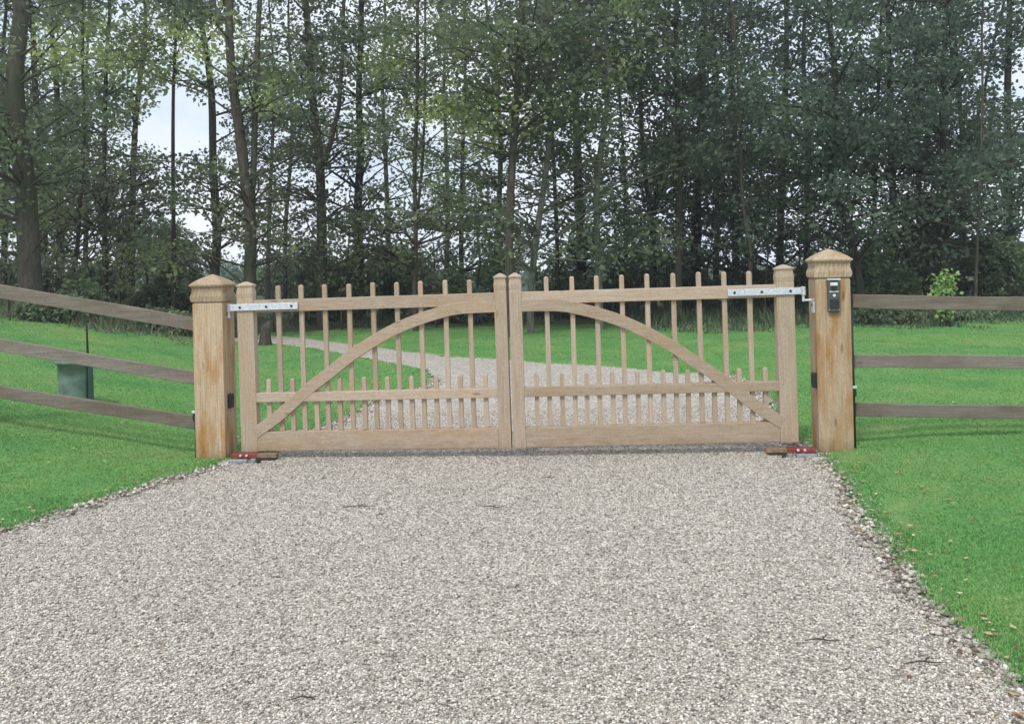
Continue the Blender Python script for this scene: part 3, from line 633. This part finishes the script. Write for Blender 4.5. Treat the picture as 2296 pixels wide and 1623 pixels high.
T = [
 ('very thick leaning tree at the far left edge of the wood', [(68, 640), (60, 420), (46, 200), (34, 30)], 17.5, 54, M_bark, None, {}),
 ('dark trunk close behind the thick leftmost tree', [(97, 640), (96, 430), (88, 200)], 24, 20, M_barkd, None, {}),
 ('dark straight tree second right of the thick leftmost tree', [(134, 640), (132, 500), (126, 250)], 26, 20, M_barkd, None, {}),
 ('slim tree leaning right, above the left fence top rail', [(152, 650), (166, 580), (176, 500), (184, 300)], 21, 11, M_barkd, None, {'nb': 26}),
 ('straight slender tree standing above the green tub', [(236, 650), (238, 520), (240, 380), (250, 150)], 23, 14, M_barkd, None, {}),
 ('brownish tree with low bright foliage, left of the large sky gap', [(294, 640), (296, 480), (296, 300), (316, 220), (330, 80)], 27, 18, M_bark, None, {'base': .42}),
 ('thin black trunk crossing the middle of the large sky gap', [(390, 640), (390, 480), (388, 330), (384, 180), (392, 60)], 22, 11, M_barkd, None, {'nb': 30, 'lowest': 5.2}),
 ('grey trunk directly behind the left gate post cap', [(480, 640), (484, 520), (474, 380), (470, 200), (462, 60)], 24, 23, M_bark, None, {}),
 ('twin-stemmed tree rising behind the left hanging stile', [(560, 650), (561, 500), (552, 420), (536, 300), (520, 180), (508, 40)], 20, 31, M_bark, None, {'fork': ([(562, 460), (568, 400), (572, 250), (580, 40)], 17)}),
 ('slim trunk with sparse leaves right of the twin-stemmed tree', [(640, 640), (642, 500), (652, 300), (650, 60)], 33, 11, M_barkd, None, {'base': .30}),
 ('sturdy tree behind the third tall picket of the left leaf', [(722, 650), (720, 500), (716, 360), (700, 220), (694, 40)], 23, 26, M_bark, None, {'fork': ([(722, 380), (742, 320), (760, 240), (768, 120)], 13)}),
 ('tall shaded tree behind the fourth tall picket of left leaf', [(808, 650), (803, 480), (808, 330), (806, 220), (812, 40)], 25, 23, M_barkd, None, {}),
 ('slender forked tree with pale branch behind the left leaf arch', [(930, 650), (932, 500), (928, 400), (936, 200), (940, 40)], 21, 12, M_bark, None, {'base': .40, 'fork': ([(930, 560), (936, 480), (946, 380), (952, 260)], 8)}),
 ('thin dark tree behind the eighth tall picket of left leaf', [(1036, 650), (1034, 520), (1036, 380), (1044, 150)], 28, 12, M_barkd, None, {'base': .34}),
 ('tall dark tree rising directly above where gate leaves meet', [(1143, 650), (1142, 500), (1150, 350), (1160, 200), (1168, 30)], 18.5, 21, M_bark, None, {'lowest': 3.4}),
 ('dark trunk pressed left of the tall central tree', [(1112, 650), (1118, 480), (1122, 300), (1104, 100)], 27, 15, M_barkd, None, {}),
 ('pale leaning trunk just right of the meeting stiles', [(1190, 650), (1204, 520), (1222, 400), (1232, 280), (1226, 120)], 19.5, 17, M_barkp, None, {'base': .28}),
 ('thin upright dark tree right of the pale leaning trunk', [(1250, 650), (1248, 520), (1240, 330), (1226, 60)], 24, 11, M_barkd, None, {'nb': 30}),
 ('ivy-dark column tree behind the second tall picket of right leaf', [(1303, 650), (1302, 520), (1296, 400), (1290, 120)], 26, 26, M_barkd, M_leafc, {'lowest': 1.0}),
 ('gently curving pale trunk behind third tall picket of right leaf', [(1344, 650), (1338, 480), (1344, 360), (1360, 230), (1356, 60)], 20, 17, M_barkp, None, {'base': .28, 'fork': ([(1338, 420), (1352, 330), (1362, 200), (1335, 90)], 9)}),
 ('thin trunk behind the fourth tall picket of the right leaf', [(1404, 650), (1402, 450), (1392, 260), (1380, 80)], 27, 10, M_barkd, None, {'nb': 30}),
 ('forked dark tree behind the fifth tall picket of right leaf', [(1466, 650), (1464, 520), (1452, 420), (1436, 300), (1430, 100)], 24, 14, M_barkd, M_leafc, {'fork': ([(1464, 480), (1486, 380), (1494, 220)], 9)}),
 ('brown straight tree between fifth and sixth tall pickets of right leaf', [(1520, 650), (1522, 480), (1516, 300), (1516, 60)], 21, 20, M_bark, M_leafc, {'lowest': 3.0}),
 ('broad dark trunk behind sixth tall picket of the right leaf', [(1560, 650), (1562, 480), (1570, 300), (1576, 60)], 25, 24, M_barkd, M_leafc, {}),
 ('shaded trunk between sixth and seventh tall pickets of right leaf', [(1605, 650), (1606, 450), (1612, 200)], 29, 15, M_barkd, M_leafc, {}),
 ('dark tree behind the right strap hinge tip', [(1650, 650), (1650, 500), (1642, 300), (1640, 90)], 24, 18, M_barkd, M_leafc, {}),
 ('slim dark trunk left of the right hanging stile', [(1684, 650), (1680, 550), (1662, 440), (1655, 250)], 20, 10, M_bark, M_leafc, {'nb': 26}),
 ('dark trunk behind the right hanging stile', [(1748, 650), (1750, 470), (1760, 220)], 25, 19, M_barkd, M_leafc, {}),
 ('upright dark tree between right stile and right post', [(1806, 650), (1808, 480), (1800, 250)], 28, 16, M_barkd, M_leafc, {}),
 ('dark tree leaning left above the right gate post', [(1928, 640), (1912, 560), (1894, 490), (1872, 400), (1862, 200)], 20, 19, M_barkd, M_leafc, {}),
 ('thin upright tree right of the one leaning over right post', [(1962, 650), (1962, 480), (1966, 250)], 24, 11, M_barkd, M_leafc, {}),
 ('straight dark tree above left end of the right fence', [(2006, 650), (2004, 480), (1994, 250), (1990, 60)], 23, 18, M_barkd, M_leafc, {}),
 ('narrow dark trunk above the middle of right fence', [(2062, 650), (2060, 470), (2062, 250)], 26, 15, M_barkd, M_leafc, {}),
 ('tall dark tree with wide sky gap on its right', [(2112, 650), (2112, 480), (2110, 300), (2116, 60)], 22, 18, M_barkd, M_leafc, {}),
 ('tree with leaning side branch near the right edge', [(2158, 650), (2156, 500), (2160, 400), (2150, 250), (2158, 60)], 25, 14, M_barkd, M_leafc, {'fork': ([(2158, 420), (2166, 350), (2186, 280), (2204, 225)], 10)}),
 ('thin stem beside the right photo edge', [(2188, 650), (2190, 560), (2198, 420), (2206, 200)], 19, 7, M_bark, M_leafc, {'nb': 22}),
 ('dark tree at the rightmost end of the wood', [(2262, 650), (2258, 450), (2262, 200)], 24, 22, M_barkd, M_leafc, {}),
 ('dim far tree seen between the thick left tree and the tub', [(190, 640), (196, 450), (200, 200)], 34, 13, M_barkd, None, {}),
 ('dim far tree between left post cap and twin-stemmed tree', [(600, 640), (604, 450), (616, 200)], 36, 12, M_barkd, None, {'lowest': 4.5}),
 ('dim far tree left of the slender forked tree', [(872, 640), (868, 450), (858, 200)], 34, 14, M_barkd, None, {}),
 ('dim far tree left of the central tall tree', [(1000, 640), (1004, 450), (996, 200)], 35, 13, M_barkd, None, {'base': .30}),
 ('dark slim tree at the very left border of the photo', [(8, 650), (6, 450), (2, 200)], 25, 15, M_barkd, None, {}),
]
SAP = [('leafy sapling between the thick leftmost tree and the slim leaning tree', 118, 19, 470), ('leafy sapling standing just above the green tub', 205, 21, 455), ('leafy sapling under the brownish bright-leaved tree', 268, 23, 440),
 ('leafy sapling left of the rounded pale bush', 330, 26, 500), ('leafy sapling just left of the left gate post cap', 445, 26, 520), ('leafy sapling above the first tall picket of left leaf', 612, 22, 480), ('leafy sapling above the second tall picket of left leaf', 672, 26, 470),
 ('leafy sapling above the third tall picket of left leaf', 765, 22, 470), ('leafy sapling above the fifth tall picket of left leaf', 850, 24, 470), ('leafy sapling above the sixth tall picket of left leaf', 905, 27, 490), ('leafy sapling above the seventh tall picket of left leaf', 975, 22, 480), ('leafy sapling above the ninth tall picket of left leaf', 1070, 23, 460),
 ('leafy sapling above the first tall picket of right leaf', 1228, 26, 500), ('leafy sapling above the third tall picket of right leaf', 1375, 23, 450), ('leafy sapling above the fourth tall picket of right leaf', 1432, 25, 460), ('leafy sapling above the fifth tall picket of right leaf', 1490, 22, 440),
 ('leafy sapling above the sixth tall picket of right leaf', 1585, 23, 440), ('leafy sapling above the eighth tall picket of right leaf', 1630, 26, 450), ('leafy sapling above the right strap hinge', 1715, 22, 430), ('leafy sapling left of the right gate post cap', 1785, 24, 440), ('leafy sapling right of the right gate post cap', 1925, 25, 460), ('leafy sapling beside the far left photo edge', 20, 22, 470)]
for lb, x, Yd, yt in SAP:
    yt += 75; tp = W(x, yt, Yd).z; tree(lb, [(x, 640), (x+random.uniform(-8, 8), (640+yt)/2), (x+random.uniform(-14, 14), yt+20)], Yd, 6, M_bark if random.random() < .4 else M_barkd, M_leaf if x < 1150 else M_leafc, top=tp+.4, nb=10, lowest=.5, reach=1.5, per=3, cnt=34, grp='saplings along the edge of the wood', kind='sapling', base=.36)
for lb, pts, Yd, wp, bk, lf, kw in T: tree(lb, pts, Yd, wp, bk, lf, grp='trees of the wood behind the gate', **kw)

# ------------------------------------------------------------------ shrubs
def shrub(label, x, ytop, wpx, Y, matl, base, n=260, cnt=34, size=.10, name='shrub', cat='shrub', ragged=.35, grp='shrubs under and beyond the trees'):
    c = W(x, ytop, Y); zb = hz(c.x, Y); h = c.z-zb; hw = wpx/F*Y/2
    root = empty(name, (c.x, Y, zb)); tag(root, label, cat, grp)
    m = MB()
    for k in range(6):
        a = random.uniform(0, 6.28); q = Vector((math.cos(a)*hw*.5, math.sin(a)*hw*.35, h*random.uniform(.5, .8)))
        m.tube([(math.cos(a)*.08, math.sin(a)*.08, -.1), q*.5+Vector((0, 0, .1)), q], [.04, .03, .012], 6, False)
    m.build('stem', M_barkd, root, smooth=True)
    lob = [(random.uniform(-.7, .7), random.uniform(-.5, .5), random.uniform(.25, .72), random.uniform(.28, .5)) for _ in range(9)]+[(0, 0, .5, .55)]
    cc, tt = [], []
    while len(cc) < n:
        l = random.choice(lob); v = Vector((random.gauss(0, 1), random.gauss(0, 1), random.gauss(0, 1))).normalized()*random.uniform(.55, 1)
        p = Vector(((l[0]+v.x*l[3])*hw, (l[1]+v.y*l[3])*hw*.7, (l[2]+v.z*l[3])*h))
        if p.z < .02 or p.z > h*1.04 or abs(p.x) > hw*1.1: continue
        cc.append(tuple(p)); tt.append(min(1, max(0, base+random.gauss(0, .13)+.12*l[0])))
    v, t = leaves(np.array(cc), RNG.uniform(.2, .45, n)*max(.6, hw/2), cnt, size, np.array(tt), .6, .3)
    leaf_obj('foliage', v, t, matl, root)
S = [
 ('bramble patch low behind the top rail of the right fence', 1985, 690, 130, 18.6, M_under, .22, 140, 30, .08),
 ('low dark bramble behind the far end of the right fence', 2150, 700, 190, 19.2, M_under, .3, 170, 30, .09),
 ('low weedy bush under the thick leftmost tree', 120, 668, 170, 17.2, M_under, .35, 130, 30, .08),
 ('low weedy bush close left of the left gate post', 360, 690, 170, 18.2, M_under, .3, 130, 30, .08),
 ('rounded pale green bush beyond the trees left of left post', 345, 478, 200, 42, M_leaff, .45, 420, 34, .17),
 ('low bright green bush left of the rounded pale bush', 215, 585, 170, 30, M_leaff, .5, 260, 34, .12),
 ('dark low bush immediately left of the left gate post', 400, 600, 190, 24, M_under, .28, 300, 34, .10),
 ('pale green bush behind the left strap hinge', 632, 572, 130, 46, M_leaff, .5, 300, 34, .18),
 ('dark rounded bush behind second and third tall pickets of left leaf', 745, 570, 210, 25, M_under, .25, 380, 34, .11),
 ('dark bush behind the fifth tall picket of the left leaf', 870, 555, 170, 27, M_under, .3, 340, 34, .11),
 ('green bush between sixth picket and meeting stile of left leaf', 1010, 600, 170, 24, M_under, .4, 300, 34, .10),
 ('dark bush behind the two meeting stiles', 1110, 560, 130, 26, M_under, .42, 260, 34, .10),
 ('dark thicket behind the first pickets of the right leaf', 1255, 600, 150, 25, M_under, .15, 260, 34, .10),
 ('dark thicket behind third and fourth pickets of right leaf', 1390, 590, 190, 26, M_under, .15, 320, 34, .10),
 ('dark thicket behind fifth and sixth pickets of right leaf', 1540, 575, 190, 27, M_under, .15, 320, 34, .10),
 ('dark thicket behind right strap hinge', 1690, 600, 160, 26, M_under, .15, 280, 34, .10),
 ('dark thicket between the right stile and right post', 1800, 590, 140, 25, M_under, .2, 260, 34, .10),
 ('green bush right of the right gate post', 1960, 555, 200, 22, M_under, .38, 380, 34, .10),
 ('dense green bush above the middle of the right fence', 2090, 500, 200, 24, M_under, .36, 420, 34, .11),
 ('dense dark bush at the right edge above the fence', 2230, 520, 190, 23, M_under, .32, 400, 34, .10),
 ('small bright yellow-green sapling bush above the right fence', 2116, 594, 44, 17.5, M_grass, .85, 34, 22, .08),
 ('dark low bush at the foot of the thick leftmost tree', 60, 590, 180, 27, M_under, .3, 300, 34, .11),
 ('bramble bush under the slender tree above the tub', 165, 625, 150, 20, M_under, .35, 160, 34, .09),
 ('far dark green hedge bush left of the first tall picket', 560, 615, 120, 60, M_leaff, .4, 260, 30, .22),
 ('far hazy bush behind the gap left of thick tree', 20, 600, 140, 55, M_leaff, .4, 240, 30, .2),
]
for s in S: shrub(*s)
# distant wood closing the horizon
cc = []
for k in range(1500):
    x = random.uniform(-70, 70); y = random.uniform(78, 96); hh = 1.7+1.0*math.sin(x*.21)+.6*math.sin(x*.67); cc.append((x, y, random.uniform(0, max(.6, hh))))
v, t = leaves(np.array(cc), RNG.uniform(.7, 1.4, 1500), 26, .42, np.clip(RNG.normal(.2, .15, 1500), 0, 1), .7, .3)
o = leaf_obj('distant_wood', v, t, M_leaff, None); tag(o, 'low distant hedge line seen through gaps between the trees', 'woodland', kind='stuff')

p = W(592, 768, 17.6); g = empty('tree_stump', (p.x, 17.6, hz(p.x, 17.6))); tag(g, 'dark grey weathered stump beside the far bend of the drive', 'stump')
m = MB(); n = 14; v = []
for k, (zz, rr) in enumerate([(-.1, .15), (.06, .12), (.2, .095), (.34, .09), (.42, .085), (.43, .02)]):
    v += [(rr*(1+.14*math.sin(3*a+k*.3)+.06*math.sin(7*a))*math.cos(a)+.03*k*.3, rr*(1+.14*math.sin(3*a+k*.3))*math.sin(a), zz+(.05*math.cos(a) if k > 3 else 0)) for a in [2*math.pi*q/n for q in range(n)]]
m.add(v, [(i*n+q, i*n+(q+1) % n, (i+1)*n+(q+1) % n, (i+1)*n+q) for i in range(5) for q in range(n)]+[tuple(range(5*n, 6*n))]).build('wood', M_bark, g, smooth=True)

# ------------------------------------------------------------------ pale air volume added to lift the shadows
m = MB(); m.box(-75, 75, -12, 100, -1.6, 17.5); me = m.mesh('fill_haze'); hm = bpy.data.materials.new('fill_haze'); hm.use_nodes = True; hn = hm.node_tree; hn.nodes.clear()
pv = N(hn, 'ShaderNodeVolumePrincipled'); pv.inputs['Color'].default_value = (.86, .93, .93, 1); pv.inputs['Density'].default_value = .0018; pv.inputs['Anisotropy'].default_value = .2
ho = N(hn, 'ShaderNodeOutputMaterial'); hn.links.new(pv.outputs[0], ho.inputs['Volume']); tag(link('fill_haze', me, hm), 'thin pale air added over the whole scene to lift its shadows', 'fill_haze', kind='stuff')
